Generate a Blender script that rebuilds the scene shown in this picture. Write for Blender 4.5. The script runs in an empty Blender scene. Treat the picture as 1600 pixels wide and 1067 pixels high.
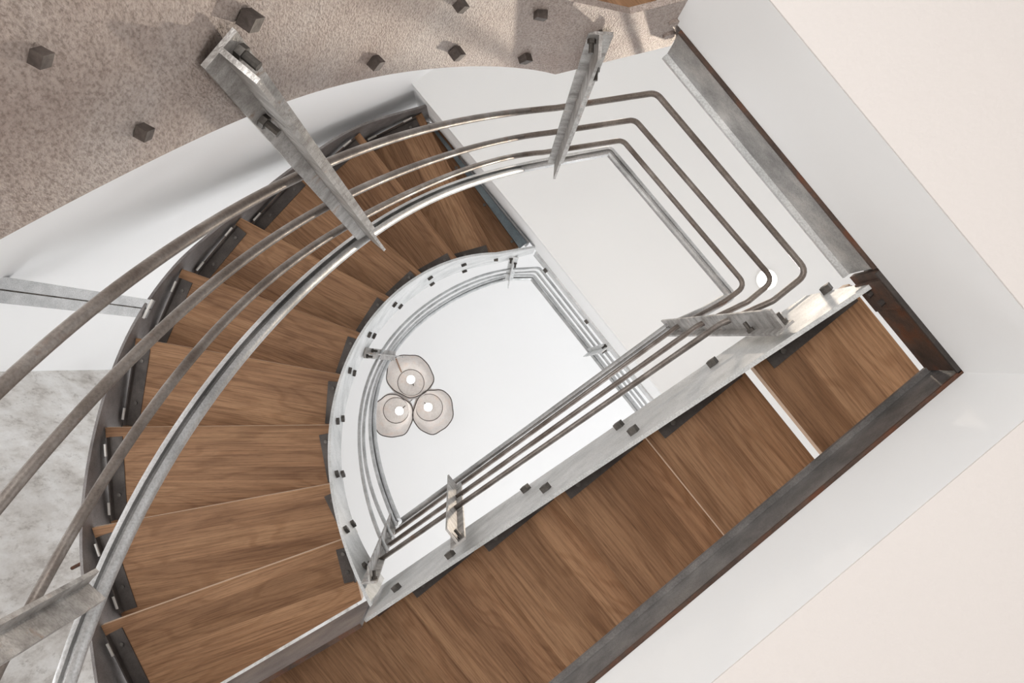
import bpy, math, random
import numpy as np
from mathutils import Vector, Matrix

random.seed(4)
F = 1600.0            # focal length in pixels
ZX, ZY = 755.0, 568.0 # where the verticals meet (straight up)
CAMZ = 0.96           # camera height over the lower floor
scene = bpy.context.scene
col = scene.collection

# ------------------------------------------------------------------ measuring
def at(px, py, d):
    """point seen at pixel (px,py), d metres above the camera"""
    return Vector(((px-ZX)*d/F, (py-ZY)*d/F, d+CAMZ))
def W(x, y, d):
    return Vector((x, y, d+CAMZ))
N_ = Vector((.6274, .7787, 0))      # across the straight flight, away from the well
V_ = Vector((-.7787, .6274, 0))     # up the straight flight
UW = Vector((.636, .7716, 0))       # along the landing edge
VW = Vector((-.7658, .6431, 0))
def nv(n, v, d):
    p = N_*n + V_*v
    return W(p.x, p.y, d)
def on_plane(px, py, n0):
    k = ((px-ZX)*N_.x + (py-ZY)*N_.y)/F
    return at(px, py, n0/k)

# ------------------------------------------------------------------ materials
def newmat(name):
    m = bpy.data.materials.new(name); m.use_nodes = True
    nt = m.node_tree
    return m, nt, nt.nodes['Principled BSDF']
def ramp(nt, stops):
    r = nt.nodes.new('ShaderNodeValToRGB')
    el = r.color_ramp.elements
    while len(el) < len(stops): el.new(.5)
    for e, (p, c) in zip(el, stops):
        e.position = p; e.color = (*c, 1)
    return r
def noise(nt, vec, scale, detail=4, rough=.55):
    n = nt.nodes.new('ShaderNodeTexNoise')
    n.inputs['Scale'].default_value = scale; n.inputs['Detail'].default_value = detail
    n.inputs['Roughness'].default_value = rough
    if vec is not None: nt.links.new(vec, n.inputs['Vector'])
    return n
def coords(nt, kind='Object', scale=(1, 1, 1), rot=(0, 0, 0)):
    t = nt.nodes.new('ShaderNodeTexCoord'); mp = nt.nodes.new('ShaderNodeMapping')
    mp.inputs['Scale'].default_value = scale; mp.inputs['Rotation'].default_value = rot
    nt.links.new(t.outputs[kind], mp.inputs['Vector'])
    return mp.outputs['Vector']
def bump(nt, b, h, strength, dist=.01):
    n = nt.nodes.new('ShaderNodeBump'); n.inputs['Strength'].default_value = strength
    n.inputs['Distance'].default_value = dist
    nt.links.new(h, n.inputs['Height']); nt.links.new(n.outputs['Normal'], b.inputs['Normal'])
def mixc(nt, fac, a, b_, mode='MIX'):
    m = nt.nodes.new('ShaderNodeMix'); m.data_type = 'RGBA'; m.blend_type = mode
    def put(i, v):
        if isinstance(v, (tuple, float, int)):
            m.inputs[i].default_value = (*v, 1) if isinstance(v, tuple) else v
        else: nt.links.new(v, m.inputs[i])
    put(0, fac); put(6, a); put(7, b_)
    return m.outputs[2]
def math_(nt, op, a, b=None):
    m = nt.nodes.new('ShaderNodeMath'); m.operation = op
    for i, v in enumerate((a, b)):
        if v is None: continue
        if isinstance(v, (int, float)): m.inputs[i].default_value = v
        else: nt.links.new(v, m.inputs[i])
    return m.outputs[0]

def paint(name, c, rough=.6, bmp=.02, bscale=180, spec=.3):
    m, nt, b = newmat(name)
    v = coords(nt)
    n = noise(nt, v, 1.3, 3)
    c2 = tuple(x*.965 for x in c)
    nt.links.new(mixc(nt, n.outputs['Fac'], c, c2), b.inputs['Base Color'])
    b.inputs['Roughness'].default_value = rough
    b.inputs['Specular IOR Level'].default_value = spec
    if bmp: bump(nt, b, noise(nt, v, bscale, 2).outputs['Fac'], bmp)
    return m

def steel(name, dark, mid, light, metal=.75, rough=.42, scale=9, bmp=.12, stretch=(1, 1, 1), rust=None, rustpos=.62):
    m, nt, b = newmat(name)
    v = coords(nt, 'Object', stretch)
    n1 = noise(nt, v, scale, 8, .62)
    r = ramp(nt, [(.30, dark), (.5, mid), (.72, light)])
    nt.links.new(n1.outputs['Fac'], r.inputs['Fac'])
    c = r.outputs['Color']
    n3 = noise(nt, v, 260, 3, .6)
    c = mixc(nt, .35, c, ramp_from(nt, n3.outputs['Fac'], [(.35, (.35, .33, .31)), (.6, (1, 1, 1))]), 'MULTIPLY')
    if rust:
        n2 = noise(nt, v, scale*.9+2, 8, .7)
        f = ramp_from(nt, n2.outputs['Fac'], [(rustpos-.06, (0, 0, 0)), (rustpos+.06, (1, 1, 1))])
        c = mixc(nt, f, c, rust)
    nt.links.new(c, b.inputs['Base Color'])
    b.inputs['Metallic'].default_value = metal
    rr = ramp_from(nt, n1.outputs['Fac'], [(.3, (rough+.15,)*3), (.7, (rough-.08,)*3)])
    nt.links.new(rr, b.inputs['Roughness'])
    bump(nt, b, n3.outputs['Fac'], bmp, .004)
    return m
def ramp_from(nt, fac, stops):
    r = ramp(nt, stops); nt.links.new(fac, r.inputs['Fac']); return r.outputs['Color']

def wood(name):
    m, nt, b = newmat(name)
    t = nt.nodes.new('ShaderNodeTexCoord'); oi = nt.nodes.new('ShaderNodeObjectInfo')
    comb = nt.nodes.new('ShaderNodeCombineXYZ')
    rnd = math_(nt, 'MULTIPLY', oi.outputs['Random'], 37.0)
    for i in range(3): nt.links.new(rnd, comb.inputs[i])
    sep = nt.nodes.new('ShaderNodeSeparateXYZ'); nt.links.new(t.outputs['Object'], sep.inputs[0])
    # glued staves, about 9 cm wide, running along the tread
    stave = math_(nt, 'FLOOR', math_(nt, 'ADD', math_(nt, 'DIVIDE', sep.outputs['Y'], .094), rnd))
    wn = nt.nodes.new('ShaderNodeTexWhiteNoise'); wn.noise_dimensions = '1D'
    nt.links.new(stave, wn.inputs['W'])
    off = nt.nodes.new('ShaderNodeCombineXYZ')
    nt.links.new(math_(nt, 'MULTIPLY', wn.outputs['Value'], 19.0), off.inputs[0])
    nt.links.new(math_(nt, 'MULTIPLY', wn.outputs['Value'], 7.0), off.inputs[2])
    add = nt.nodes.new('ShaderNodeVectorMath'); add.operation = 'ADD'
    nt.links.new(t.outputs['Object'], add.inputs[0]); nt.links.new(comb.outputs[0], add.inputs[1])
    add2 = nt.nodes.new('ShaderNodeVectorMath'); add2.operation = 'ADD'
    nt.links.new(add.outputs[0], add2.inputs[0]); nt.links.new(off.outputs[0], add2.inputs[1])
    def mp(s):
        q = nt.nodes.new('ShaderNodeMapping'); q.inputs['Scale'].default_value = s
        nt.links.new(add2.outputs[0], q.inputs['Vector']); return q.outputs['Vector']
    big = noise(nt, mp((1.6, 9, 9)), 1.0, 3, .5)
    # cathedral figure: bands through a warped field
    warp = noise(nt, mp((1.1, 5.5, 3)), 1.0, 2, .5)
    rings = math_(nt, 'SINE', math_(nt, 'MULTIPLY', warp.outputs['Fac'], 95.0))
    fine = noise(nt, mp((4, 185, 50)), 1.0, 4, .6)
    pore = noise(nt, mp((26, 620, 200)), 1.0, 2, .6)
    base = ramp_from(nt, big.outputs['Fac'], [(.25, (.20, .106, .056)), (.5, (.33, .186, .102)), (.78, (.45, .27, .152))])
    base = mixc(nt, .62, base, ramp_from(nt, fine.outputs['Fac'], [(.34, (.48, .42, .38)), (.52, (.95, .94, .93)), (.66, (1.18, 1.16, 1.14))]), 'MULTIPLY')
    rf = ramp_from(nt, rings, [(.25, (1, 1, 1)), (.95, (.70, .64, .58))])
    base = mixc(nt, .5, base, rf, 'MULTIPLY')
    base = mixc(nt, .35, base, ramp_from(nt, pore.outputs['Fac'], [(.34, (.3, .26, .22)), (.46, (1, 1, 1))]), 'MULTIPLY')
    tone = ramp_from(nt, wn.outputs['Value'], [(0, (.66, .63, .60)), (1, (1.0, 1.0, 1.0))])
    base = mixc(nt, .9, base, tone, 'MULTIPLY')
    nt.links.new(base, b.inputs['Base Color'])
    b.inputs['Roughness'].default_value = .55
    b.inputs['Specular IOR Level'].default_value = .2
    bump(nt, b, fine.outputs['Fac'], .12, .003)
    return m

def plain(name, c, rough=.5, metal=0, emit=None, spec=.4):
    m, nt, b = newmat(name)
    n = noise(nt, coords(nt), 30, 3)
    nt.links.new(mixc(nt, n.outputs['Fac'], c, tuple(x*.85 for x in c)), b.inputs['Base Color'])
    b.inputs['Roughness'].default_value = rough; b.inputs['Metallic'].default_value = metal
    b.inputs['Specular IOR Level'].default_value = spec
    if emit:
        b.inputs['Emission Color'].default_value = (*emit[0], 1); b.inputs['Emission Strength'].default_value = emit[1]
    return m

M = {}
M['white'] = paint('white_plaster', (.92, .92, .92))
M['upper_white'] = paint('upper_white_plaster', (.90, .90, .90))
M['edge_white'] = paint('slab_edge_plaster', (.80, .80, .80))
M['cream'] = paint('cream_ceiling_plaster', (.68, .64, .617), bmp=.10, bscale=120)
M['soffit'] = paint('landing_soffit_plaster', (.84, .84, .835))
M['wood'] = wood('oak')
M['wood_edge'] = plain('pale_oak_edge', (.62, .46, .34), .55)  # unfinished oak edge, its pale tone also carrying the light the edges catch
M['floor'] = plain('pale_oak_floor', (.52, .48, .445), .5)
M['pale_floor'] = plain('pale_stone_floor', (.72, .71, .70), .5)
M['steel'] = steel('brushed_mill_steel', (.30, .30, .30), (.50, .50, .50), (.66, .66, .66), .7, .40, 7, .10)
M['plate_light'] = steel('pale_mill_steel', (.50, .51, .51), (.66, .67, .67), (.80, .80, .80), .55, .42, 8, .08)
def scaled_plate():
    m, nt, b = newmat('scaled_mill_steel')
    v = coords(nt)
    big = noise(nt, v, 3.2, 4, .55)
    vs_ = coords(nt, 'Object', (1, 1, .45), (.2, .35, .1))
    worm = noise(nt, vs_, 330, 3, .6); mid_ = noise(nt, vs_, 120, 4, .6)
    c = ramp_from(nt, big.outputs['Fac'], [(.32, (.345, .27, .235)), (.5, (.41, .345, .31)), (.68, (.445, .40, .375))])
    c = mixc(nt, .75, c, ramp_from(nt, worm.outputs['Fac'], [(.36, (.55, .51, .48)), (.52, (1, 1, 1)), (.66, (1.15, 1.15, 1.15))]), 'MULTIPLY')
    c = mixc(nt, .45, c, ramp_from(nt, mid_.outputs['Fac'], [(.36, (.66, .62, .59)), (.56, (1, 1, 1))]), 'MULTIPLY')
    nt.links.new(c, b.inputs['Base Color']); b.inputs['Metallic'].default_value = .3; b.inputs['Roughness'].default_value = .52
    bump(nt, b, worm.outputs['Fac'], .6, .004)
    return m
M['plate_brown'] = scaled_plate()
M['plate_grey'] = steel('violet_grey_steel', (.17, .155, .15), (.26, .24, .235), (.36, .34, .33), .55, .48, 6, .12)
M['rail'] = steel('rail_steel', (.125, .10, .085), (.195, .168, .15), (.30, .272, .25), .7, .42, 12, .12, rust=(.17, .09, .055), rustpos=.66)
M['rail_pale'] = steel('pale_rail_steel', (.42, .43, .435), (.55, .56, .565), (.68, .69, .695), .6, .36, 12, .06)
M['post'] = steel('pitted_post_steel', (.23, .215, .20), (.40, .385, .37), (.58, .57, .56), .6, .45, 22, .3, rust=(.30, .21, .15), rustpos=.64)
M['beam'] = steel('beam_steel', (.22, .215, .21), (.38, .37, .36), (.60, .57, .54), .65, .42, 9, .25, stretch=(1, 1, 1), rust=(.5, .46, .42), rustpos=.68)
M['beam_dark'] = steel('dark_beam_steel', (.11, .105, .10), (.19, .18, .175), (.30, .285, .27), .55, .45, 8, .2)
M['beam_rust'] = steel('rusty_dark_steel', (.05, .035, .028), (.09, .055, .04), (.13, .07, .045), .4, .6, 14, .3, rust=(.12, .045, .022), rustpos=.55)
M['bracket'] = steel('black_bracket_steel', (.036, .029, .026), (.056, .046, .041), (.085, .07, .061), .3, .5, 12, .1)
M['bolt'] = steel('dark_bolt_steel', (.06, .055, .05), (.11, .10, .09), (.18, .16, .145), .6, .45, 30, .1)
M['galv'] = steel('galvanised_steel', (.42, .43, .44), (.52, .53, .54), (.62, .63, .64), .5, .45, 14, .08)
M['blue_steel'] = steel('blue_grey_steel', (.10, .13, .145), (.145, .18, .20), (.2, .24, .26), .5, .45, 8, .08)
M['bolt_brown'] = steel('brown_bolt_steel', (.06, .048, .042), (.11, .09, .08), (.18, .15, .135), .4, .5, 40, .1)
M['weld'] = plain('weld_metal', (.62, .60, .57), .35, .7)
M['shade'] = None

def shade_mat():
    m, nt, b = newmat('pale_fibre_shade')
    v = coords(nt)
    n = noise(nt, v, 14, 5, .6); n2 = noise(nt, v, 90, 3)
    c = ramp_from(nt, n.outputs['Fac'], [(.3, (.76, .73, .71)), (.5, (.83, .81, .80)), (.7, (.84, .77, .73))])
    c = mixc(nt, .3, c, ramp_from(nt, n2.outputs['Fac'], [(.35, (.7, .68, .66)), (.6, (1, 1, 1))]), 'MULTIPLY')
    nt.links.new(c, b.inputs['Base Color']); b.inputs['Roughness'].default_value = .7
    tr = nt.nodes.new('ShaderNodeBsdfTranslucent'); nt.links.new(c, tr.inputs['Color'])
    mx = nt.nodes.new('ShaderNodeMixShader'); mx.inputs[0].default_value = .5
    out = nt.nodes['Material Output']
    nt.links.new(b.outputs[0], mx.inputs[1]); nt.links.new(tr.outputs[0], mx.inputs[2])
    nt.links.new(mx.outputs[0], out.inputs['Surface'])
    return m
M['shade'] = shade_mat()
M['wire'] = plain('dark_shade_wire', (.10, .085, .075), .5, .3)
M['copper'] = plain('copper_stem', (.38, .25, .18), .45, .4)
M['bulb'] = plain('lit_bulb', (1, 1, 1), .4, 0, ((1, .97, .92), 9))
M['lens'] = plain('lit_spot_lens', (1, 1, 1), .4, 0, ((1, .95, .86), 12))
M['trim_white'] = plain('white_lamp_trim', (.8, .8, .79), .4)

def concrete():
    m, nt, b = newmat('trowelled_concrete')
    v = coords(nt)
    n1 = noise(nt, v, 2.2, 8, .62)
    vs = coords(nt, 'Object', (3.2, 3.2, .9), (.5, .35, .6))
    n2 = noise(nt, vs, 3, 8, .7)
    n3 = noise(nt, coords(nt, 'Object', (1, 1, .35), (.4, .2, .3)), 26, 9, .78)
    c = ramp_from(nt, n1.outputs['Fac'], [(.3, (.56, .535, .51)), (.5, (.70, .685, .665)), (.7, (.80, .79, .775))])
    c = mixc(nt, .7, c, ramp_from(nt, n2.outputs['Fac'], [(.36, (.50, .45, .41)), (.46, (.86, .83, .80)), (.60, (1.06, 1.06, 1.06))]), 'MULTIPLY')
    c = mixc(nt, .6, c, ramp_from(nt, n3.outputs['Fac'], [(.36, (.42, .38, .35)), (.45, (.9, .89, .88)), (.6, (1, 1, 1))]), 'MULTIPLY')
    nt.links.new(c, b.inputs['Base Color']); b.inputs['Roughness'].default_value = .6
    bump(nt, b, n3.outputs['Fac'], .25, .01)
    return m
M['concrete'] = concrete()

# ------------------------------------------------------------------ mesh helpers
def obj(name, verts, faces, mat, parent=None, matrix=None, smooth=False, kind=None):
    """one mesh object; verts are in world space, matrix (world) gives it its own axes"""
    Mw = matrix or (Matrix.Translation(parent.location) if parent else Matrix.Identity(4))
    inv = Mw.inverted()
    me = bpy.data.meshes.new(name)
    me.from_pydata([tuple(inv @ Vector(v)) for v in verts], [], faces)
    me.materials.append(M[mat] if isinstance(mat, str) else mat)
    import bmesh
    bm = bmesh.new(); bm.from_mesh(me); bmesh.ops.recalc_face_normals(bm, faces=bm.faces); bm.to_mesh(me); bm.free()
    if smooth:
        me.shade_smooth() if hasattr(me, 'shade_smooth') else None
        try: me.set_sharp_from_angle(angle=math.radians(38))
        except Exception: pass
    o = bpy.data.objects.new(name, me); col.objects.link(o)
    link(o, Mw, parent)
    if kind: o['kind'] = kind
    return o
def gp(o):
    """world matrix of an object whose ancestors are not yet evaluated"""
    return (gp(o.parent) @ o.matrix_basis) if o.parent else o.matrix_basis.copy()
def link(o, Mw, parent):
    if parent:
        o.parent = parent; o.matrix_basis = gp(parent).inverted() @ Mw
    else: o.matrix_basis = Mw
def thing(name, label, cat, loc, group=None):
    o = bpy.data.objects.new(name, None); col.objects.link(o); o.location = loc
    o.empty_display_size = .1
    o['label'] = label; o['category'] = cat
    if group: o['group'] = group
    return o
def tag(o, label, cat): o['label'] = label; o['category'] = cat; return o

class MB:
    def __init__(s): s.v = []; s.f = []
    def add(s, v, f):
        k = len(s.v); s.v += [Vector(x) for x in v]; s.f += [tuple(i+k for i in q) for q in f]; return s
    def prism(s, poly, vec):
        n = len(poly); a = [Vector(p) for p in poly]; b = [p+Vector(vec) for p in a]
        return s.add(a+b, [tuple(range(n))[::-1], tuple(range(n, 2*n))]+[(i, (i+1) % n, n+(i+1) % n, n+i) for i in range(n)])
    def box(s, c, ex, ey, ez):
        """box with centre c and half-extent vectors"""
        c, ex, ey, ez = map(Vector, (c, ex, ey, ez))
        p = [c-ex-ey-ez, c+ex-ey-ez, c+ex+ey-ez, c-ex+ey-ez]
        return s.prism(p, ez*2)
    def tube(s, pts, r, n=12, cap=True):
        fr = frames(pts); v = []; f = []
        for (p, t, a, b), i in zip(fr, range(len(fr))):
            v += [p+a*(r*math.cos(2*math.pi*k/n))+b*(r*math.sin(2*math.pi*k/n)) for k in range(n)]
        for i in range(len(fr)-1):
            f += [(i*n+k, i*n+(k+1) % n, (i+1)*n+(k+1) % n, (i+1)*n+k) for k in range(n)]
        if cap: f += [tuple(range(n))[::-1], tuple(range((len(fr)-1)*n, len(fr)*n))]
        return s.add(v, f)
    def sweep(s, pts, prof):
        """prof: closed list of (side, up)"""
        fr = frames(pts); n = len(prof); v = []; f = []
        for p, t, a, b in fr: v += [p+a*x+b*y for x, y in prof]
        for i in range(len(fr)-1):
            f += [(i*n+k, i*n+(k+1) % n, (i+1)*n+(k+1) % n, (i+1)*n+k) for k in range(n)]
        f += [tuple(range(n))[::-1], tuple(range((len(fr)-1)*n, len(fr)*n))]
        return s.add(v, f)
    def strip(s, lo, hi, th):
        """plate between two rails of points, thickened by the vectors th"""
        n = len(lo); v = list(lo)+list(hi)+[p+t for p, t in zip(lo, th)]+[p+t for p, t in zip(hi, th)]; f = []
        for i in range(n-1):
            f += [(i, i+1, n+i+1, n+i), (2*n+i, 3*n+i, 3*n+i+1, 2*n+i+1), (i, 2*n+i, 2*n+i+1, i+1), (n+i, n+i+1, 3*n+i+1, 3*n+i)]
        f += [(0, n, 3*n, 2*n), (n-1, 3*n-1, 4*n-1, 2*n-1)]
        return s.add(v, f)
    def obj(s, name, mat, parent=None, **k): return obj(name, s.v, s.f, mat, parent, **k)
def frames(pts):
    pts = [Vector(p) for p in pts]; out = []
    for i, p in enumerate(pts):
        t = (pts[min(i+1, len(pts)-1)]-pts[max(i-1, 0)]).normalized()
        up = Vector((0, 0, 1))
        if abs(t.z) > .98: up = Vector((1, 0, 0))
        a = t.cross(up).normalized(); b = a.cross(t).normalized()
        out.append((p, t, a, b))
    return out
def fillet(pts, r, n=6):
    pts = [Vector(p) for p in pts]; out = [pts[0]]
    for i in range(1, len(pts)-1):
        p = pts[i]; a = pts[i-1]-p; b = pts[i+1]-p
        ang = a.angle(b)
        if ang > math.radians(176): out.append(p); continue
        d = min(r/math.tan(ang/2), a.length*.45, b.length*.45)
        A = p+a.normalized()*d; B = p+b.normalized()*d
        for k in range(n+1):
            t = k/n; out.append(A*(1-t)**2+p*2*t*(1-t)+B*t*t)
    out.append(pts[-1]); return out
def spline(pts, n=8):
    P = [Vector(p) for p in pts]; P = [P[0]*2-P[1]]+P+[P[-1]*2-P[-2]]; out = []
    for i in range(1, len(P)-2):
        for k in range(n):
            t = k/n; a, b, c, d = P[i-1:i+3]
            out.append(.5*((2*b)+(c-a)*t+(2*a-5*b+4*c-d)*t*t+(3*b-a-3*c+d)*t**3))
    out.append(P[-2]); return out
def axes(o, x, z):
    x = Vector(x).normalized(); z = Vector(z); z = (z-x*z.dot(x)).normalized(); y = z.cross(x)
    m = Matrix((x, y, z)).transposed().to_4x4(); m.translation = Vector(o); return m

# ------------------------------------------------------------------ the setting
Z0 = -CAMZ            # depth of the lower floor
b = MB().prism([W(-4, -4, Z0-.1), W(4.5, -4, Z0-.1), W(4.5, 4.5, Z0-.1), W(-4, 4.5, Z0-.1)], (0, 0, .1))
b.obj('floor', 'floor', kind='structure')
CORN = Vector((.9067, .0172, 0))                 # corner of the opening
def uvp(u, v, d):                               # u along the landing edge, v along the side edge, from the corner
    p = CORN+UW*u+VW*v; return W(p.x, p.y, d)
LC = 1.558; BB = 1.94; BT = 2.09
Lpoly = [(0, 0), (0, 3.6), (3.4, 3.6), (3.4, -3.4), (-3.8, -3.4), (-3.8, 0)]
MB().prism([uvp(u, v, LC) for u, v in Lpoly], (0, 0, .004)).obj('ceiling', 'cream', kind='structure')
MB().prism([uvp(u, v, LC+.005) for u, v in [(0, 0), (0, -.12), (-3.8, -.12), (-3.8, 0)]], (0, 0, BB-LC-.014)).obj('wall_right', 'edge_white', kind='structure')
MB().prism([uvp(u, v, LC+.005) for u, v in [(0, 0), (.12, 0), (.12, 3.6), (0, 3.6)]], (0, 0, BB-LC-.014)).obj('wall_front', 'edge_white', kind='structure')
MB().prism([uvp(u, v, BB+.002) for u, v in [(.03, -.03), (.03, 3.6), (3.4, 3.6), (3.4, -3.4), (-3.8, -3.4), (-3.8, -.03)]], (0, 0, BT-BB-.004)).obj('floor_landing', 'pale_floor', kind='structure')

# stairwell walls: white at the back, bare concrete on the left
wb0 = Vector((-.322, -1.259, 0)); wdir = Vector((-.85, .53, 0)).normalized(); wn_ = Vector((-wdir.y, wdir.x, 0))
if wn_.dot(wb0) < 0: wn_ = -wn_
wc = wb0+wdir*2.447*Vector((.85, .53, 0)).length
TOP = 7.7
def wallbox(name, p, q, nrm, mat, d0, d1, th=.12):
    q_ = [W(p.x, p.y, d0), W(q.x, q.y, d0), W(q.x+nrm.x*th, q.y+nrm.y*th, d0), W(p.x+nrm.x*th, p.y+nrm.y*th, d0)]
    return MB().prism(q_, (0, 0, d1-d0)).obj(name, mat, kind='structure')
wallbox('wall_back', wb0-wdir*2.6, wc, wn_, 'white', Z0+.001, TOP-.002)
wallbox('wall_left', wc+wn_*-.002, wc+UW*3.4, Vector((-UW.y, UW.x, 0)), 'concrete', Z0+.001, TOP-.002)

# soffit over the landing, its opening edge and the top ceiling
G0, G1, G2 = at(643, 130, 4.6), at(832, 360, 4.6), at(1033, 614, 4.6)
ge = (G2-G0).normalized(); gn = Vector((-ge.y, ge.x, 0))
if gn.x < 0: gn = -gn
G3 = G2+ge*2.6; Gm = G0-ge*.02
poly = [Gm, G1, G2, G3, G3+gn*3.4, Gm+gn*3.4]
MB().prism(poly, (0, 0, .05)).obj('ceiling_landing', 'soffit', kind='structure')
lift = Vector((0, 0, .052))
def edge_strip(pts, d0, d1, inner, outer, name, mat, **k):
    a = [p+gn*inner for p in pts]; c = [p+gn*outer for p in pts]
    q = [Vector((p.x, p.y, d0+CAMZ)) for p in a+c[::-1]]
    return MB().prism(q, (0, 0, d1-d0)).obj(name, mat, **k)
edge_strip([Gm, G1, G2, G3], 4.652, 5.0, 0, .1, 'trim_1', 'upper_white', kind='structure')
edge_strip([Gm, G1, G2, G3], 5.002, 5.16, .05, 3.4, 'floor_upper', 'upper_white', kind='structure')
MB().prism([W(-3.2, -3.2, TOP), W(4.4, -3.2, TOP), W(4.4, 4.2, TOP), W(-3.2, 4.2, TOP)], (0, 0, .1)).obj('ceiling_upper', 'upper_white', kind='structure')

# ------------------------------------------------------------------ steel beams round the opening
def beam(name, p, q, inward, label, mat='beam', fl='plate_light'):
    t = thing(name, label, 'steel beam', p)
    z = Vector((0, 0, 1)); p = Vector(p); q = Vector(q); i = Vector(inward)
    m = MB()
    m.prism([p+z*.0005, p-i*.012+z*.0005, p-i*.012+z*.15, p+z*.15], q-p)                     # web
    m.obj('web', mat, t)
    MB().prism([p+z*.138, p+i*.012+z*.138, p+i*.012+z*.15, p+z*.15], q-p).obj('upper_flange', fl, t)
    MB().prism([p-z*.008-i*.012, p+i*.007-z*.008, p+i*.007, p-i*.012], q-p).obj('lower_flange', 'beam_rust', t)
    return t
inU = VW.copy(); inV = -UW
ub = beam('steel_beam', uvp(-.838, .0, BB), uvp(-.258, .0, BB), VW, 'long grey steel beam capping the slab edge behind the landing rails')
vb = beam('steel_beam', uvp(0, -.012, BB), uvp(0, 2.6, BB), -UW, 'dark grey steel beam running under the outer ends of the straight treads', 'beam_dark', 'beam_dark')
# rusty short beam beyond the stringer end
t = thing('steel_beam', 'short rust-brown steel beam between stringer end and opening corner', 'steel beam', uvp(-.2, 0, BB))
z = Vector((0, 0, 1))
p, q = uvp(-.25, 0, BB), uvp(-.005, 0, BB)
MB().prism([p, p-VW*.012, p-VW*.012+z*.15, p+z*.15], q-p).obj('web', 'beam_rust', t)
MB().prism([p+VW*.009, p-VW*.012, p-VW*.012-z*.008, p+VW*.009-z*.008], q-p).obj('lower_flange', 'bracket', t)
c = uvp(-.2, .006, BB+.066)
MB().box(c, UW*.034, VW*.004, z*.064).obj('end_plate', 'beam_rust', t)
for s in (-1, 1):
    MB().tube([c+UW*.012*s+VW*.004-z*.01*s, c+UW*.012*s+VW*.014-z*.01*s], .007, 6).obj('bolt', 'bracket', t)

# ------------------------------------------------------------------ upper staircase
RISE = .18
stair = thing('staircase', 'upper staircase of oak treads on steel stringers, curving up around the white well', 'staircase', W(.4, .3, BT))
CC = Vector((.1557, .1848, 0)); RI = .6968
inn = [(540, 842), (530, 752), (518, 664), (531, 585), (567, 522), (612, 467), (661, 430), (716, 407), (773, 397), (812, 388)]
outp = [(157, 978), (143, 825), (164, 668), (212, 528), (284, 420), (376, 340), (470, 265), (562, 207), (659, 176), (676, 180)]
zt = [3.32+RISE*i for i in range(10)]
def circ(ang, d, r=RI):
    return W(CC.x+r*math.cos(math.radians(ang)), CC.y+r*math.sin(math.radians(ang)), d)
inner_pts = [at(*p, z) for p, z in zip(inn, zt)]; outer_pts = [at(*p, z) for p, z in zip(outp, zt)]
angs = []
for p in inner_pts:
    a = math.degrees(math.atan2(p.y-CC.y, p.x-CC.x)) % 360; angs.append(a)
TH = .04
Zv = Vector((0, 0, 1))
def tread(parent, quad, d, name='tread', brackets=True, seed=0):
    """quad: front-inner, front-outer, back-outer, back-inner (xy), d: depth of the underside"""
    q = [Vector((p.x, p.y, d+CAMZ)) for p in quad]
    fi, fo, bo, bi = q
    mtx = axes(bi, bo-bi, Zv)
    m = MB().prism(q, Zv*TH)
    t = m.obj('tread', 'wood', parent, matrix=mtx)
    t.data.materials.append(M['wood_edge'])
    for pgn in t.data.polygons:
        if abs(pgn.normal.z) < .5: pgn.material_index = 1
    bv = t.modifiers.new('edge', 'BEVEL'); bv.width = .002; bv.segments = 1; bv.limit_method = 'ANGLE'
    return t
def bracket(tr, p, q, side, width, d, drop=.0, mat='bracket'):
    """steel angle under a tread from p to q (xy); side points under the tread"""
    p = Vector((p.x, p.y, d+CAMZ)); q = Vector((q.x, q.y, d+CAMZ)); s = Vector(side).normalized()
    m = MB()
    m.prism([p-Zv*.006, p+s*width-Zv*.006, q+s*width-Zv*.006, q-Zv*.006], Zv*.0055)
    m.prism([p-Zv*.006, p+s*.005-Zv*.006, q+s*.005-Zv*.006, q-Zv*.006], Zv*-.03)
    o = m.obj('bracket', mat, tr)
    L = (q-p)
    for f in (.16, .70):
        c = p+L*f+s*width*.55-Zv*.006
        MB().tube([c, c-Zv*.006], .0065, 8).obj('bolt', 'bolt', tr)
    return o

# straight flight
V0 = -.4556; GO = .2654; NI = .366; NO = 1.16
treads = []
for i in range(5):
    d = 2.24+RISE*i; vb_ = V0+GO*i; vf = vb_-GO-.013
    q = [nv(NI, vf, d), nv(NO, vf, d), nv(NO, vb_, d), nv(NI, vb_, d)]
    t = tread(stair, q, d)
    vb2 = vb_-.033
    bracket(t, nv(NI, vb2, d), nv(NI, vb2-.235, d), N_, .041, d)
    treads.append(t)
# quarter landing at the head of the straight flight
d = 2.24+RISE*5; vf = V0+GO*4-.013
bdir = Vector((-.863, .505, 0)); B0 = at(569, 960, 2.94); B0 = Vector((B0.x, B0.y, 0))
q = [nv(NI+.01, vf, d), nv(NO, vf, d), nv(NO, vf+1.15, d), B0+bdir*1.05+N_*.03, B0+N_*.02]
m = MB().prism([Vector((p.x, p.y, d+CAMZ)) for p in q], Zv*TH)
m.obj('landing_board', 'wood', stair, matrix=axes(nv(NI, vf, d), N_, Zv))
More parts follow.
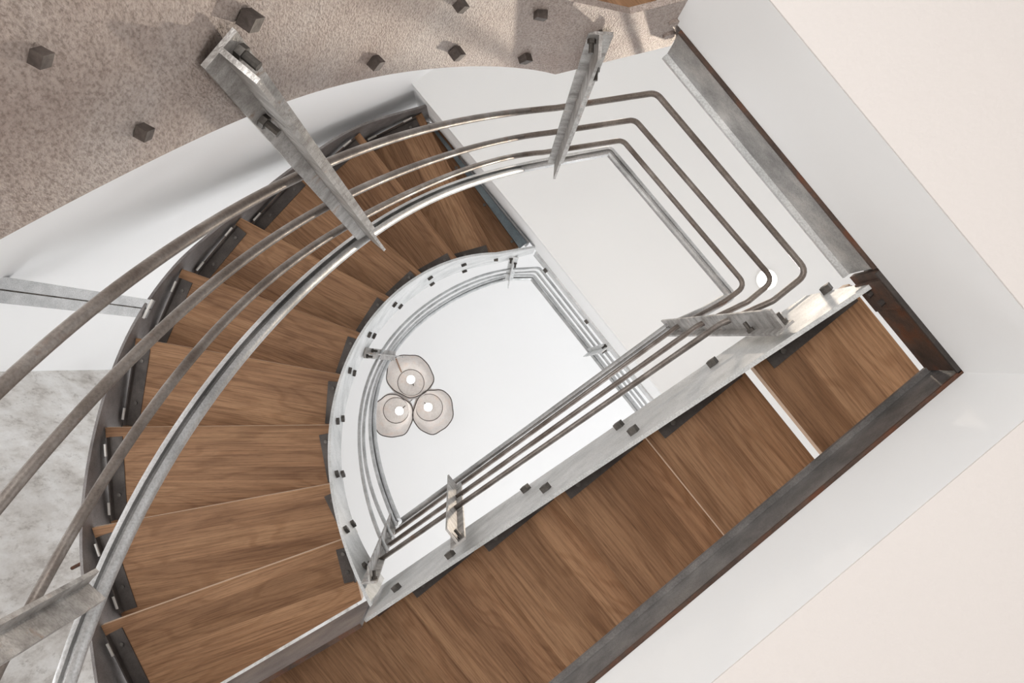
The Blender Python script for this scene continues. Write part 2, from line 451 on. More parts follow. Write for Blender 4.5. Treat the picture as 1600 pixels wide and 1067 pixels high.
# curved flight
Gf_i, Gf_o = at(566, 937, 3.32), at(566, 937, 3.32)+bdir*.80
prev_i, prev_o = Gf_i, Gf_o
def lerp(a, b, t): return a*(1-t)+b*t
for i in range(10):
    d = zt[i]
    bi = circ(angs[i], d, RI+.012) if i < 9 else at(817, 384, d)
    bo = outer_pts[i]
    if i == 9: bo = at(683, 196, d)
    if i == 0: fi, fo = prev_i, prev_o
    else:
        pi_, po_ = prev_i, prev_o
        di = (bi-pi_); do = (bo-po_); di.z = do.z = 0
        fi = pi_-di.normalized()*.02; fo = po_-do.normalized()*.02
    t = tread(stair, [fi, fo, bo, bi], d)
    # inner bracket: straight piece of angle along the curved plate
    if i < 9:
        n_in = ((bi+fi)/2-CC); n_in.z = 0; n_in.normalize()
        L = Vector((fi.x-bi.x, fi.y-bi.y, 0)); ln = L.length; L.normalize()
        p = Vector((bi.x, bi.y, 0))+L*.028; qv = Vector((bi.x, bi.y, 0))+L*(ln-.012)
        if i == 0: qv = Vector((bi.x, bi.y, 0))+L*.14
        sd = Vector((-L.y, L.x, 0));
        if sd.dot(n_in) < 0: sd = -sd
        bracket(t, p, qv, sd, .043, d)
    L = Vector((fo.x-bo.x, fo.y-bo.y, 0)); ln = L.length
    if ln > .08:
        L.normalize(); sd = Vector((-L.y, L.x, 0))
        if sd.dot(CC-Vector((bo.x, bo.y, 0))) < 0: sd = -sd
        p = Vector((bo.x, bo.y, 0))+L*.035; qv = Vector((bo.x, bo.y, 0))+L*(ln-.02)
        bracket(t, p+sd*.012, qv+sd*.012, sd, .05, d)
        for f in (.15, .85):                       # weld beads where the bracket meets the stringer
            c = lerp(p, qv, f); k = L*.022
            w = MB()
            w.tube([Vector((c.x, c.y, d-.035+CAMZ))+k*s+sd*(.009) for s in (-1, -.5, 0, .5, 1)], .0055, 6)
            w.obj('weld_bead', 'weld', t)
    prev_i, prev_o = bi, bo

# inner stringer plate of the curve, on the fitted circle
zb_a = [133, 148, 161, 177, 192, 205.5, 220, 234, 247.5, 261.5]
zb_v = [2.93, 3.24, 3.47, 3.63, 3.81, 4.01, 4.20, 4.37, 4.55, 4.72]
zt_a = [133, 145, 150, 156.5, 184.5, 190, 198, 208, 218.5, 232, 248, 266]
zt_v = [3.30, 3.43, 3.52, 3.63, 4.07, 4.18, 4.35, 4.56, 4.74, 4.92, 5.10, 5.20]
pb = np.polyfit(zb_a, zb_v, 3); pt = np.polyfit(zt_a, zt_v, 3)
lo, hi, th = [], [], []
for a in np.linspace(133, 262, 70):
    zb, ztp = float(np.polyval(pb, a)), float(np.polyval(pt, a))
    lo.append(circ(a, zb)); hi.append(circ(a, ztp)); th.append(Vector((math.cos(math.radians(a)), math.sin(math.radians(a)), 0))*.010)
e0, e1 = at(836.5, 387, 4.90), at(834, 398, 5.15)
e1 = Vector((e0.x, e0.y, e1.z))
for k in (.5, 1):
    a, c = lo[69], hi[69]
    lo.append(lerp(a, Vector((e0.x, e0.y, e0.z)), k)); hi.append(lerp(c, e1, k)); th.append(Vector((-.15, -.99, 0))*.010)
MB().strip(lo, hi, th).obj('inner_stringer', 'plate_light', stair, smooth=True)
INNER_ANG = lambda p: math.degrees(math.atan2(p.y-CC.y, p.x-CC.x)) % 360

# inner stringer of the straight flight
NP = .352
botp = [(575, 963), (600, 950), (640, 920), (748, 850), (840, 782), (999, 682), (1117, 602), (1194, 555), (1320, 472), (1396, 433)]
topp = [(575, 940), (584, 930), (640, 882), (724, 822), (840, 744), (958, 668), (1056, 602), (1164, 526), (1284, 447), (1312, 430), (1342, 427)]
# keep both edges as straight as rolled plate: measure on the plate's plane and fit
def edge_fit(pts):
    P = [on_plane(x, y, NP) for x, y in pts]
    v = [V_.dot(Vector((p.x, p.y, 0))) for p in P]; z_ = [p.z for p in P]
    return np.polyfit(v, z_, 1), v
fb, vbk = edge_fit(botp[1:9]); ft, vtp = edge_fit(topp[1:9])
vs0 = V_.dot(Vector((B0.x, B0.y, 0))); vs1 = min(vbk)-.10
endp = on_plane(1396, 433, NP); v_end = V_.dot(Vector((endp.x, endp.y, 0)))
lo, hi, th = [], [], []
vch = V_.dot(on_plane(1312, 430, NP))
for v in np.linspace(vs0, v_end, 24):
    zl = float(np.polyval(fb, v)); zh = float(np.polyval(ft, v))
    zl = max(zl, BB+CAMZ+.03)
    zh = max(zh, BT+CAMZ+.06) if v < vch else zh
    p = N_*NP+V_*v
    lo.append(Vector((p.x, p.y, zl))); hi.append(Vector((p.x, p.y, max(zh, zl+.08)))); th.append(N_*.010)
MB().strip(lo, hi, th).obj('inner_stringer', 'plate_light', stair)
STR_FB, STR_FT = fb, ft

# edge plate of the quarter landing, running on from the corner
m = MB()
pa = Vector((B0.x, B0.y, 0)); pc = pa+bdir*1.1
zl, zh = 2.84+CAMZ, 3.157+CAMZ
q = [Vector((pa.x, pa.y, zl)), Vector((pc.x, pc.y, zl)), Vector((pc.x, pc.y, zh)), Vector((pa.x, pa.y, zh))]
m.prism(q, N_*.01).obj('landing_edge_plate', 'plate_grey', stair)
q = [Vector((pa.x, pa.y, zl)), Vector((pc.x, pc.y, zl)), Vector((pc.x, pc.y, zl-.008)), Vector((pa.x, pa.y, zl-.008))]
MB().prism(q, N_*.012).obj('landing_edge_flange', 'beam_rust', stair)
# rusty angle where the straight stringer meets the edge plate
p = nv(NI+.002, V0+GO*4+.02, 3.10); q = p+V_*.10
MB().prism([p, p+N_*.03, q+N_*.03, q], -Zv*.006).obj('corner_bracket', 'beam_rust', stair)

# outer stringer of the curve
G_pre = W(-1.10, 1.19, 3.10)
ol = [G_pre]+[Vector((p.x, p.y, p.z)) for p in outer_pts[:9]]
pl = outer_pts[8]+(outer_pts[8]-outer_pts[7])*.35
ol.append(pl)
sp = spline(ol, 8)
cen = Vector((.199, .3265, 0))
lo = []; hi = []; th = []
for p in sp:
    r = Vector((p.x, p.y, 0))-cen; r.normalize()
    lo.append(p+r*.004-Zv*.07); hi.append(p+r*.004+Zv*.24); th.append(r*.010)
MB().strip(lo, hi, th).obj('outer_stringer', 'plate_grey', stair, smooth=True)
# small anchor pin from the outer stringer to the concrete
p = at(135, 876, 3.42); MB().tube([p, at(112, 888, 3.46)], .006, 6).obj('anchor_pin', 'beam_rust', stair)
# outer stringer of the straight flight, out on the far tread ends
q = [nv(NO+.002, V0-GO-.05, 2.10), nv(NO+.002, V0+GO*5, 3.02), nv(NO+.002, V0+GO*5, 3.32), nv(NO+.002, V0-GO-.05, 2.40)]
MB().prism(q, N_*.01).obj('outer_stringer', 'plate_grey', stair)
# square bolt heads through the inner plates
def bolt_head(parent, p, nrm, along, size=.011, ln=.016, mat='bolt', name='bolt', **k):
    nrm = Vector(nrm).normalized(); al = Vector(along); al = (al-nrm*al.dot(nrm)).normalized(); cr = nrm.cross(al)
    return MB().box(p+nrm*ln*.5, nrm*ln*.5, al*size, cr*size*.8).obj(name, mat, parent)
sdir = (V_*.829+Zv*.559)
for px, py in [(1291, 451), (1113, 566), (966.5, 664), (989, 672), (821, 763), (852, 762), (703, 866), (619, 918)]:
    p = on_plane(px, py, NP-.008); bolt_head(stair, p+N_*.008, -N_, sdir)
def ray_circle(px, py, r, c=CC):
    e = Vector(((px-ZX)/F, (py-ZY)/F, 0))
    A = e.dot(e); Bq = -2*e.dot(c); Cq = c.dot(c)-r*r
    D = max(0, Bq*Bq-4*A*Cq); zz = (-Bq+math.sqrt(D))/(2*A)
    return at(px, py, zz)
for px, py in [(528, 658), (536, 654), (527, 740.5), (536, 740.5), (617, 476), (626, 479), (577.5, 523), (585, 525), (547, 579), (554, 583),
               (672.5, 434.5), (675.5, 444), (725, 414), (726, 424), (541.6, 827), (552, 818), (571, 884)]:
    p = ray_circle(px, py, RI-.006)
    nr = CC-Vector((p.x, p.y, 0)); nr.normalize(); al = Vector((-nr.y, nr.x, 0))*.7+Zv*.5
    bolt_head(stair, Vector((p.x, p.y, p.z))-nr*.006, nr, al, .010, .012)
for px, py in [(775, 407)]:
    p = at(px, py, 4.95); bolt_head(stair, p+Vector((0, -.01, 0)), Vector((0, 1, 0)), Vector((1, 0, 0)), .010, .014)

# ------------------------------------------------------------------ lower staircase (close to the camera)
z1poly = [3.05110603e-07, -1.41567357e-04, 3.05616611e-02, -1.70957146e+00]
def z1(th): return min(2.45, float(np.polyval(z1poly, th)))
low = thing('staircase', 'lower staircase whose scaled brown steel stringer sweeps close overhead', 'staircase', W(-.2, -1.0, Z0+.02))
ptop = [(0, 374), (80, 332), (160, 290), (240, 248), (320, 212), (388, 184), (452, 155), (560, 126), (640, 113), (680, 106), (760, 103.5), (820, 107.5), (868, 116)]
tt = []; dd = []
for x, y in ptop:
    tt.append(math.degrees(math.atan2(y-ZY, x-ZX)) % 360); dd.append(math.hypot(x-ZX, y-ZY))
ptp = np.polyfit(tt, dd, 5)
lo = []; hi = []; th_ = []
FOLD = W(.1476, -.590, 2.09); END = W(.3835, -.6485, 2.09)
angs_l = list(np.linspace(168, 284, 60))
for a in angs_l:
    e = Vector((math.cos(math.radians(a)), math.sin(math.radians(a)), 0))
    zz = min(2.09, z1(a)-.33); dpx = float(np.polyval(ptp, a)) if a > 190 else None
    if dpx is None:
        d0 = float(np.polyval(ptp, 190)); s0 = (float(np.polyval(ptp, 191))-d0)
        dpx = d0-s0*(190-a)+.12*(190-a)**2
    P = e*(dpx*zz/F)
    hi.append(W(P.x, P.y, zz)); lo.append(W(P.x, P.y, zz-.42))
# final straight piece up to the landing beam
hi[-1] = FOLD.copy(); lo[-1] = FOLD-Zv*.42
for t in (.478, 1.0):
    P = lerp(FOLD, END, t); hi.append(P); lo.append(P-Zv*.28)
for i, p in enumerate(hi):
    tng = hi[min(i+1, len(hi)-1)]-hi[max(i-1, 0)]; tng.z = 0; tng.normalize()
    nr = Vector((tng.y, -tng.x, 0))
    if nr.dot(Vector((p.x, p.y, 0))) < 0: nr = -nr
    th_.append(nr*.012)
MB().strip(lo[:60], hi[:60], th_[:60]).obj('inner_stringer', 'plate_brown', low, smooth=True)
MB().strip(lo[59:], hi[59:], th_[59:]).obj('landing_stringer', 'plate_brown', low)
LOW_HI, LOW_LO, LOW_N, LOW_A = hi, lo, th_, angs_l
def low_plate(px, py):
    """point on the lower stringer's face for a pixel"""
    a = math.degrees(math.atan2(py-ZY, px-ZX)) % 360
    best = min(range(60), key=lambda i: abs((math.degrees(math.atan2(LOW_HI[i].y, LOW_HI[i].x)) % 360)-a))
    h = LOW_HI[best]; pl_ = math.hypot(h.x, h.y); dpx = math.hypot(px-ZX, py-ZY)
    d = pl_*F/dpx
    return at(px, py, d), -LOW_N[best].normalized(), (LOW_HI[min(best+1, 60)]-LOW_HI[best-1]).normalized()
for px, py, hw in [(52, 84, 15), (216, 202, 12), (380, 24, 16), (580, 91, 11), (709, 77, 10), (845, 15, 9), (818, 83, 9), (715, 2, 10)]:
    p, n, al = low_plate(px, py); hs = hw*(p.z-CAMZ)/F
    bolt_head(low, p, n, al, hs, hs*1.7, mat='bolt_brown')
sdv = (END-FOLD).normalized(); nn = -LOW_N[-1].normalized()
for px, py in [(1055, 33), (1045, 53)]:
    k = F*0
    # round rivet heads on the end of the plate
    e = Vector(((px-ZX)/F, (py-ZY)/F, 0)); nrm = Vector((-sdv.y, sdv.x, 0))
    d = FOLD.dot(nrm)/e.dot(nrm); p = at(px, py, d)
    MB().tube([p, p+nn*.006], .013, 16).obj('rivet', 'plate_brown', low)
# treads at the head of the lower flight
def low_in(t):  # t counts stations back from the plate's end
    return t
cenL = Vector((.52, .12, 0))
def plate_pos(s):
    """plan point at arc distance s back from the end of the plate"""
    pts = [Vector((p.x, p.y, 0)) for p in LOW_HI][::-1]; acc = 0
    for a, c in zip(pts, pts[1:]):
        l = (c-a).length
        if acc+l >= s: return lerp(a, c, (s-acc)/l), (c-a).normalized()
        acc += l
    return pts[-1], (pts[-1]-pts[-2]).normalized()
arc = [0.0]; RV = LOW_LO[::-1]
for a, c in zip(RV, RV[1:]): arc.append(arc[-1]+math.hypot(c.x-a.x, c.y-a.y))
def back_at(d):
    """arc distance at which the plate's lower edge has dropped to just under depth d"""
    for i, p in enumerate(RV):
        if p.z-CAMZ < d-.06 and i > 2: return arc[i]
    return arc[-1]
sb = [.02]+[back_at(1.88-RISE*k) for k in range(1, 6)]
for k in range(5):
    d = 1.88-RISE*k
    (b_i, tb), (f_i, tf) = plate_pos(sb[k]), plate_pos(sb[k+1]+.02)
    nb = Vector((tb.y, -tb.x, 0)); nf = Vector((tf.y, -tf.x, 0))
    if nb.dot(b_i) < 0: nb = -nb
    if nf.dot(f_i) < 0: nf = -nf
    if k == 0: nb = -UW; b_i = b_i+VW*.02
    nb = (nb*k-UW*(3-k)).normalized() if k < 3 else nb
    nf = (nf*(k+1)-UW*(2-k)).normalized() if k < 2 else nf
    tread(low, [f_i+nf*.016, f_i+nf*.6, b_i+nb*.6, b_i+nb*.016], d)

# ------------------------------------------------------------------ railings
RAILP = {1: [(904, 166), (800, 176), (720, 190), (640, 208), (560, 236), (504, 258), (400, 308), (304, 370), (240, 406), (160, 468), (80, 536), (0, 606)],
 2: [(892, 205), (800, 216), (720, 236), (640, 264), (560, 298), (532, 310), (460, 348), (400, 394), (320, 454), (240, 528), (160, 604), (80, 692), (36, 744), (0, 790)],
 3: [(876, 237), (800, 246), (720, 268), (640, 300), (568, 336), (480, 396), (400, 456), (320, 532), (240, 630), (176, 720), (144, 792), (100, 864), (40, 960), (4, 1024)],
 4: [(864, 252), (800, 266), (720, 290), (640, 322), (588, 356), (520, 410), (440, 480), (360, 564), (312, 640), (256, 720), (208, 800), (172, 880), (132, 984), (100, 1064)]}
DZ = {1: 0, 2: .28, 3: .545, 4: .72}
LOWEST = {1: 167, 2: 157, 3: 141, 4: 133}
def ch_profile(r=.0155, slot=.0042, deep=.016):
    out = []
    a0 = math.asin(slot/r)
    for k in range(21):
        a = -math.pi/2+a0+(2*math.pi-2*a0)*k/20
        out.append((r*math.cos(a), r*math.sin(a)))
    return out+[(-slot, -r+deep), (slot, -r+deep)]
rail = thing('stair_railing', 'nearest railing of brown steel bars sweeping past overhead and along the straight flight', 'railing', at(1228, 514, 2.09))
CORN_L = {1: (1025, 145), 2: (992, 187), 3: (973, 219), 4: (952, 236)}
CORN_R = {1: (1263, 426), 2: (1209, 438), 3: (1166, 446), 4: (1143, 462)}
BEND = {1: (1208, 470), 2: (1168, 472), 3: (1128, 474), 4: (1100, 487)}
P4 = {1: (1126, 506), 2: (1090, 509), 3: (1057, 511), 4: (1045, 511)}
PEND = {1: (587, 880), 2: (606, 853), 3: (614, 834), 4: (624, 818)}
RP = .288
rail_pts = {}
for k in (1, 2, 3, 4):
    v = np.array(RAILP[k], float)-np.array((ZX, ZY)); a = np.degrees(np.arctan2(v[:, 1], v[:, 0])) % 360; dist = np.hypot(*v.T)
    pf = np.polyfit(a, np.log(dist), 5)
    pts = []
    for th in np.linspace(LOWEST[k], 286, 64):
        d = z1(th)+DZ[k]; e = Vector((math.cos(math.radians(th)), math.sin(math.radians(th)), 0))
        thc = max(th, a.min()-1); r = math.exp(float(np.polyval(pf, thc)))
        if th < thc: r *= math.exp((thc-th)*float(np.polyval(pf, thc)-np.polyval(pf, thc+1)))
        p = e*r*d/F; pts.append(W(p.x, p.y, d))
    d = 2.45+DZ[k]; k3 = {2: 2.45+.283, 3: 2.45+.546, 4: 3.17}.get(k, 2.45)
    tail = [at(*CORN_L[k], k3), at(*CORN_R[k], k3), at(*BEND[k], k3), on_plane(*P4[k], RP), on_plane(*PEND[k], RP)]
    path = pts[:-1]+fillet([pts[-1]]+tail, .03 if k < 4 else .012)
    rail_pts[k] = path
    if k < 4: MB().tube(path, .0078, 12).obj('rail', 'rail', rail, smooth=True)
    else: MB().sweep(path, ch_profile()).obj('handrail', 'steel', rail, smooth=True)

def post(parent, p, q, web, wf=.023, dw=.045, t=.006, mat='post', bolts=True, cut=True, flip=1):
    """T-section: flange centred on p-q, web pointing along 'web'"""
    p, q = Vector(p), Vector(q); ax = (q-p).normalized(); w = Vector(web); w = (w-ax*w.dot(ax)).normalized(); s = ax.cross(w).normalized()
    m = MB()
    m.prism([p-s*wf, p+s*wf, p+s*wf+w*t, p-s*wf+w*t], q-p)
    P = p+w*t; Q = q+w*t
    v = [P-s*t*.5, P+s*t*.5, P+w*dw+s*t*.5, P+w*dw-s*t*.5]
    e = ax*.02 if cut else Vector()
    v2 = [Q-s*t*.5, Q+s*t*.5, Q+w*dw+e+s*t*.5, Q+w*dw+e-s*t*.5]
    m.add(v+v2, [(3, 2, 1, 0), (4, 5, 6, 7), (0, 1, 5, 4), (1, 2, 6, 5), (2, 3, 7, 6), (3, 0, 4, 7)])
    o = m.obj('post', mat, parent)
    if bolts:
        L = (q-p).length
        for f, sg in ((.03, 1), (.17, -1)):
            c = p+ax*(f*L if f > .1 else .03)+s*sg*flip*wf*.58+w*t
            MB().tube([c, c+w*.008], .0085, 6).tube([c, c+w*.026], .005, 8).obj('bolt', 'bolt', o)
    return o
def web_in(p): return -Vector((p.x, p.y, 0)).normalized()
# post 2 (upper left) and post 3 (beside the landing)
p, q = at(338, 72, .95), at(572, 366, 2.22); post(rail, p, q, web_in(p)+Vector((.15, -.1, 0)), flip=-1)
p, q = at(939, 49, 1.86), at(868, 252, 3.13); post(rail, p, q, Vector((-.05, 1, 0)))
p, q = at(1228, 514, 2.10), at(1050, 519, 3.38); post(rail, p, q, -N_)
p, q = at(717, 851, 2.60), at(714, 760, 3.70); post(rail, p, q, -N_)
p, q = at(577, 912, 3.0), at(613, 819, 4.05); post(rail, p, q, (-N_*.8-V_*.55))
p, q = at(-258, 1122, .80), at(131, 909, 1.30); post(rail, p, q, Vector((.75, .66, 0)), dw=.029, cut=False)

# upper railing: round the upper curve and along the edge of the top floor
urail = thing('stair_railing', 'pale upper railing of thin steel bars around the top floor opening', 'railing', at(805, 402, 5.1))
UP = {1: [(606, 863), (579.5, 799), (567.5, 748), (561, 692), (564.5, 640), (569, 619), (588, 562), (622, 515.5), (649.5, 490), (687, 463), (700, 453), (745, 433.5), (796, 421)],
 2: [(614, 841), (594, 799), (575, 748), (569, 692), (571, 640), (576, 619), (603, 550), (630, 517), (660, 490), (697, 462), (760, 435), (796, 427)],
 3: [(619, 824), (609.5, 799), (588.5, 740), (579.5, 690), (579.5, 640), (583.5, 613), (609, 550), (636, 518.5), (670, 489), (708, 463), (745, 446), (794, 430.5)],
 4: [(622, 815), (615, 799), (593.5, 737), (585.5, 692), (584, 640), (586.5, 613), (613, 550), (639, 520), (675, 488), (714, 463), (745, 450), (793, 434)]}
UCOR = {1: (843, 418.5), 2: (838, 424.5), 3: (834, 430), 4: (831, 434)}
UEND = {1: (1008, 629), 2: (1003, 634), 3: (997, 637), 4: (994, 640)}
UZ = {1: (3.42, 5.5), 2: (3.68, 5.78), 3: (3.92, 6.04), 4: (4.06, 6.2)}
for k in (1, 2, 3, 4):
    v = np.array(UP[k], float)
    seg = np.r_[0, np.cumsum(np.hypot(*np.diff(v, axis=0).T))]; seg /= seg[-1]
    cx = np.polyfit(seg, v[:, 0], 6); cy = np.polyfit(seg, v[:, 1], 6)
    pts = []
    for s in np.linspace(0, 1, 56):
        px, py = float(np.polyval(cx, s)), float(np.polyval(cy, s))
        d = UZ[k][0]+(UZ[k][1]-UZ[k][0])*min(1, s*1.02); pts.append(at(px, py, d))
    c, e = at(*UCOR[k], UZ[k][1]), at(*UEND[k], UZ[k][1]); e = e+(e-c).normalized()*.9
    path = pts[:-1]+fillet([pts[-1], c, e], .03 if k < 4 else .012)
    if k < 4: MB().tube(path, .0075, 10).obj('rail', 'rail_pale', urail, smooth=True)
    else: MB().sweep(path, ch_profile()).obj('handrail', 'rail_pale', urail, smooth=True)
p = ray_circle(569, 551, RI-.004); q = at(616, 556, 5.05); post(urail, p, q, Vector((.96, .12, 0)))
p, q = at(803, 401, 5.06), at(795, 437, 6.2); post(urail, p, q, Vector((-.1, 1, 0)), mat='plate_light')
p, q = at(952, 541, 5.06), at(922, 549, 6.2); post(urail, p, q, -gn, mat='plate_light')

# ------------------------------------------------------------------ steel edge of the top floor
t = thing('floor_edge_beam', 'blue-grey steel edge beam where the top tread meets the upper floor', 'steel beam', at(760, 310, 4.97))
d = 4.925
ql = [at(676, 202, d), at(812, 388, d)]
qr = [p+gn*(.528-Vector((p.x, p.y, 0)).dot(gn)) for p in ql]
MB().prism([ql[0], ql[1], qr[1], qr[0]], Zv*.012).obj('lower_flange', 'blue_steel', t)
qa = [qr[0], qr[1], qr[1]+gn*.004, qr[0]+gn*.004]
MB().prism([Vector((p.x, p.y, p.z+.012)) for p in qa], Zv*.05).obj('web', 'blue_steel', t)
qe = [Vector((p.x, p.y, 4.99+CAMZ)) for p in (qr[0]+gn*.005, qr[1]+gn*.005, qr[1]+gn*.0225, qr[0]+gn*.0225)]
MB().prism(qe, Zv*.16).obj('trim_2', 'upper_white', kind='structure')
for px, py in [(713, 262), (800, 377), (757, 320)]:
    p = at(px, py, 4.922); MB().tube([p+Zv*.004, p-Zv*.004], .008, 8).obj('bolt', 'bolt', t)
t2 = thing('floor_edge_plate', 'white-lit steel edge plate of the upper floor with bolt heads below the railing', 'steel plate', at(930, 512, 5.02))
p0, p1 = at(836, 394, 5.0), at(1018, 623, 5.0); p1 = p1+(p1-p0).normalized()*.9
MB().prism([p0, p1, p1+gn*.01, p0+gn*.01], Zv*.16).obj('plate', 'plate_light', t2)
MB().prism([p0+gn*.012-Zv*.001, p1+gn*.012-Zv*.001, p1+gn*.02-Zv*.001, p0+gn*.02-Zv*.001], Zv*.02).obj('shadow_gap_strip', 'bolt', t2)
for px, py in [(853, 422), (917, 502)]:
    p = at(px, py, 5.09); e = (p-p0).dot(gn); p = p-gn*e
    bolt_head(t2, p, -gn, ge, .011, .016)

# ------------------------------------------------------------------ channel strut to the left wall
t = thing('strut', 'pale galvanised double channel strut from outer stringer towards the left wall', 'steel strut', at(230, 490, 3.87))
A0, A1 = at(237, 468, 3.87), at(-60, 421, 3.87); Bm0, Bm1 = at(222, 497, 3.87), at(-60, 468, 3.87)
for (a0, a1, f0, f1, mt) in ((0, 0, .02, .47, 'galv'), (0, 0, .53, .98, 'galv')):
    q = [lerp(A0, Bm0, f0), lerp(A1, Bm1, f0), lerp(A1, Bm1, f1), lerp(A0, Bm0, f1)]
    MB().prism(q, Zv*.05).obj('channel', mt, t)
q = [lerp(A0, Bm0, .47), lerp(A1, Bm1, .47), lerp(A1, Bm1, .53), lerp(A0, Bm0, .53)]
MB().prism([p+Zv*.006 for p in q], Zv*.04).obj('spacer', 'bolt', t)
w = MB(); w.tube([lerp(A0, Bm0, f)+Vector((.004, .0, -.002)) for f in (0, .2, .4, .6, .8, 1)], .006, 6); w.obj('weld_bead', 'weld', t)

# ------------------------------------------------------------------ chandelier
ch = thing('pendant_lamp', 'three-shade pendant lamp with pale fibre shades hanging under the white top ceiling', 'lamp', at(652, 616, 6.7))
RD = 6.5
hub = at(652, 617, 6.85)
MB().tube([Vector((hub.x, hub.y, hub.z)), Vector((hub.x, hub.y, TOP+CAMZ-.02))], .006, 8).obj('stem', 'copper', ch)
MB().tube([Vector((hub.x, hub.y, TOP+CAMZ-.03)), Vector((hub.x, hub.y, TOP+CAMZ))], .06, 24).obj('ceiling_canopy', 'trim_white', ch)
for (cx, cy, rx, ry, bx, by, rr, ph) in ((640, 587, 36, 33.5, 642, 598, 21.5, .3), (613, 650, 31, 35, 619, 641, 21, 1.7), (677, 643, 31, 35, 670.5, 636.5, 22, 3.0)):
    c0 = at(cx, cy, RD); c1 = at(bx, by, RD+.24)
    r0x, r0y, r1 = rx*RD/F, ry*RD/F, rr*(RD+.24)/F
    nA = 48; rings_ = []
    prof = [(0, 1, 0), (.10, 1.03, .02), (.3, 1.0, 0), (.6, .86, .0), (.85, .70, 0), (1.0, None, 0)]
    V = []; Fc = []
    for (t_, s_, _) in prof:
        cc_ = lerp(c0, c1, t_); ringv = []
        for j in range(nA):
            a = 2*math.pi*j/nA
            wv = 1+(1-t_)*(.045*math.sin(2*a+ph)+.028*math.sin(5*a+ph*2)+.012*math.sin(9*a))
            ex, ey = (r1, r1) if s_ is None else (max(r0x*s_, r1), max(r0y*s_, r1))
            ringv.append(cc_+Vector((ex*math.cos(a)*wv, ey*math.sin(a)*wv, .012*math.sin(3*a+ph)*(1-t_))))
        rings_.append(ringv); V += ringv
    nr = len(prof)
    for i in range(nr-1):
        Fc += [(i*nA+j, i*nA+(j+1) % nA, (i+1)*nA+(j+1) % nA, (i+1)*nA+j) for j in range(nA)]
    V.append(c1+Zv*.03); k = len(V)-1
    Fc += [((nr-1)*nA+j, (nr-1)*nA+(j+1) % nA, k) for j in range(nA)]
    so = obj('lamp_shade', V, Fc, 'shade', ch, smooth=True)
    sm = so.modifiers.new('skin', 'SOLIDIFY'); sm.thickness = .003
    MB().tube(rings_[0]+[rings_[0][0]], .0032, 6, cap=False).obj('rim_wire', 'wire', so)
    MB().tube([p*1.0+(c1-p)*.03 for p in rings_[-1]]+[rings_[-1][0]+(c1-rings_[-1][0])*.03], .0036, 6, cap=False).obj('neck_wire', 'wire', so)
    # bulb: small globe with a socket
    bc = at({640: 642, 613: 624, 677: 669}[cx], {587: 593, 650: 642, 643: 636}[cy], RD+.17)
    m = MB(); v = []; f = []; R_ = .027
    for i in range(9):
        for j in range(16):
            t_ = math.pi*i/8; a = 2*math.pi*j/16
            v.append(bc+Vector((R_*math.sin(t_)*math.cos(a), R_*math.sin(t_)*math.sin(a), -R_*math.cos(t_))))
    for i in range(8):
        f += [(i*16+j, i*16+(j+1) % 16, (i+1)*16+(j+1) % 16, (i+1)*16+j) for j in range(16)]
    m.add(v, f); m.obj('bulb', 'bulb', so, smooth=True)
    MB().tube([bc+Zv*.024, c1+Zv*.02], .012, 10).obj('socket', 'trim_white', so)
    MB().tube([bc+Zv*.03, lerp(bc+Zv*.03, hub, .5), hub], .0028, 6).obj('arm', 'wire', ch)
p = at(619, 561, RD+.02); q = at(627, 581, RD+.22); MB().tube([p, q], .005, 6).obj('strap', 'copper', ch)

# ------------------------------------------------------------------ spotlight in the landing soffit
sl = thing('ceiling_spotlight', 'small lit ceiling spotlight glaring beside the bend of a landing rail', 'light', at(1198, 437, 4.6))
c = at(1198, 437, 4.599)
MB().tube([c, c-Zv*.004], .05, 24).obj('trim_ring', 'trim_white', sl)
MB().tube([c-Zv*.0045, c-Zv*.006], .042, 24).obj('lens', 'lens', sl)

# ------------------------------------------------------------------ light
def lamp(name, kind, loc, energy, color=(1, 1, 1), target=None, **k):
    l = bpy.data.lights.new(name, kind); l.energy = energy; l.color = color
    for a, v in k.items(): setattr(l, a, v)
    o = bpy.data.objects.new(name, l); col.objects.link(o); o.location = loc
    if target is not None:
        o.rotation_euler = (Vector(target)-Vector(loc)).to_track_quat('-Z', 'Y').to_euler()
    return o
spot = lamp('spotlight_lamp', 'SPOT', c-Zv*.02, 100, (1, .86, .70), c-Zv*2+Vector((-.1, .1, 0)), spot_size=math.radians(120), spot_blend=.4, shadow_soft_size=.03)
c2 = at(952, 52, 4.6)
s2 = thing('ceiling_spotlight', 'ceiling spotlight over the landing, behind the end of the lower stringer', 'light', c2)
c2 = c2-Zv*.001
MB().tube([c2, c2-Zv*.004], .05, 24).obj('trim_ring', 'trim_white', s2)
MB().tube([c2-Zv*.0045, c2-Zv*.006], .042, 24).obj('lens', 'lens', s2)
lamp('spotlight_lamp', 'SPOT', c2-Zv*.02, 30, (1, .84, .68), W(.75, -.1, 2.2), spot_size=math.radians(70), spot_blend=.5, shadow_soft_size=.03)
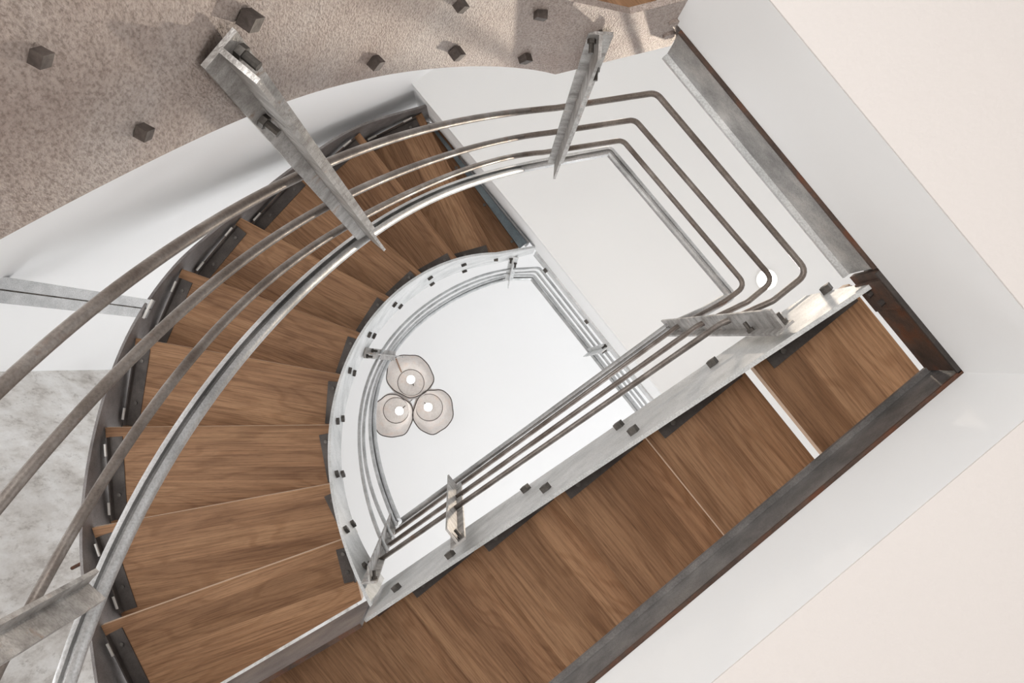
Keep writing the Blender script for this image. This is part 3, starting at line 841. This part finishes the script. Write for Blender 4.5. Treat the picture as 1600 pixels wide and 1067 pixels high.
# added fill lights brightening each storey, with no window behind them
lamp('fill_top', 'AREA', W(3.4, 2.6, 6.5), 56, (.97, .985, 1), W(-.5, -.3, 6.9), shape='RECTANGLE', size=3.2, size_y=1.8)
lamp('fill_top', 'AREA', W(.5, 3.9, 6.4), 44, (.96, .985, 1), W(0, 0, 6.6), shape='RECTANGLE', size=3.2, size_y=1.8)
lamp('fill_landing', 'AREA', W(3.6, .6, 3.3), 7, (.98, .99, 1), W(0, -.2, 3.6), shape='RECTANGLE', size=2.6, size_y=1.8)
lamp('fill_front', 'AREA', W(.6, 3.9, 2.9), 55, (.98, .99, 1), W(-.6, -.6, 3.4), shape='RECTANGLE', size=2.6, size_y=1.8)
lamp('fill_lower', 'AREA', W(3.4, 1.8, -.25), 26, (1, .98, .955), W(-.3, -.3, .9), shape='RECTANGLE', size=2.4, size_y=1.8)
lamp('fill_lower', 'AREA', W(.3, 3.8, -.3), 20, (1, .985, .965), W(0, -.5, .8), shape='RECTANGLE', size=2.4, size_y=1.8)
lamp('fill_side', 'AREA', W(-1.62, .5, 2.0), 14, (.97, .985, 1), W(-1.0, -.75, 2.6), shape='RECTANGLE', size=.7, size_y=1.3)  # added to brighten the white back wall, no opening there
lamp('fill_well_lower', 'AREA', W(-.4, -.32, -.75), 46, (1, .985, .965), W(.55, .45, 1.6), shape='RECTANGLE', size=1.2, size_y=.9)  # added below the camera to brighten the slab edge
w = bpy.data.worlds.new('sky'); scene.world = w; w.use_nodes = True
bg = w.node_tree.nodes['Background']; bg.inputs['Color'].default_value = (.985, .99, 1, 1); bg.inputs['Strength'].default_value = .78

# ------------------------------------------------------------------ camera
cd = bpy.data.cameras.new('camera'); cam = bpy.data.objects.new('camera', cd); col.objects.link(cam)
cam.location = (0, 0, CAMZ); cam.rotation_euler = (math.pi, 0, 0)
cd.sensor_width = 36; cd.lens = F*36/1600
cd.shift_x = (800-ZX)/1600; cd.shift_y = (ZY-533.5)/1600
cd.clip_start = .02; cd.clip_end = 60
scene.camera = cam
vs = scene.view_settings
vs.view_transform = 'Standard'; vs.look = 'None'; vs.exposure = .08; vs.gamma = 1; vs.use_curve_mapping = False
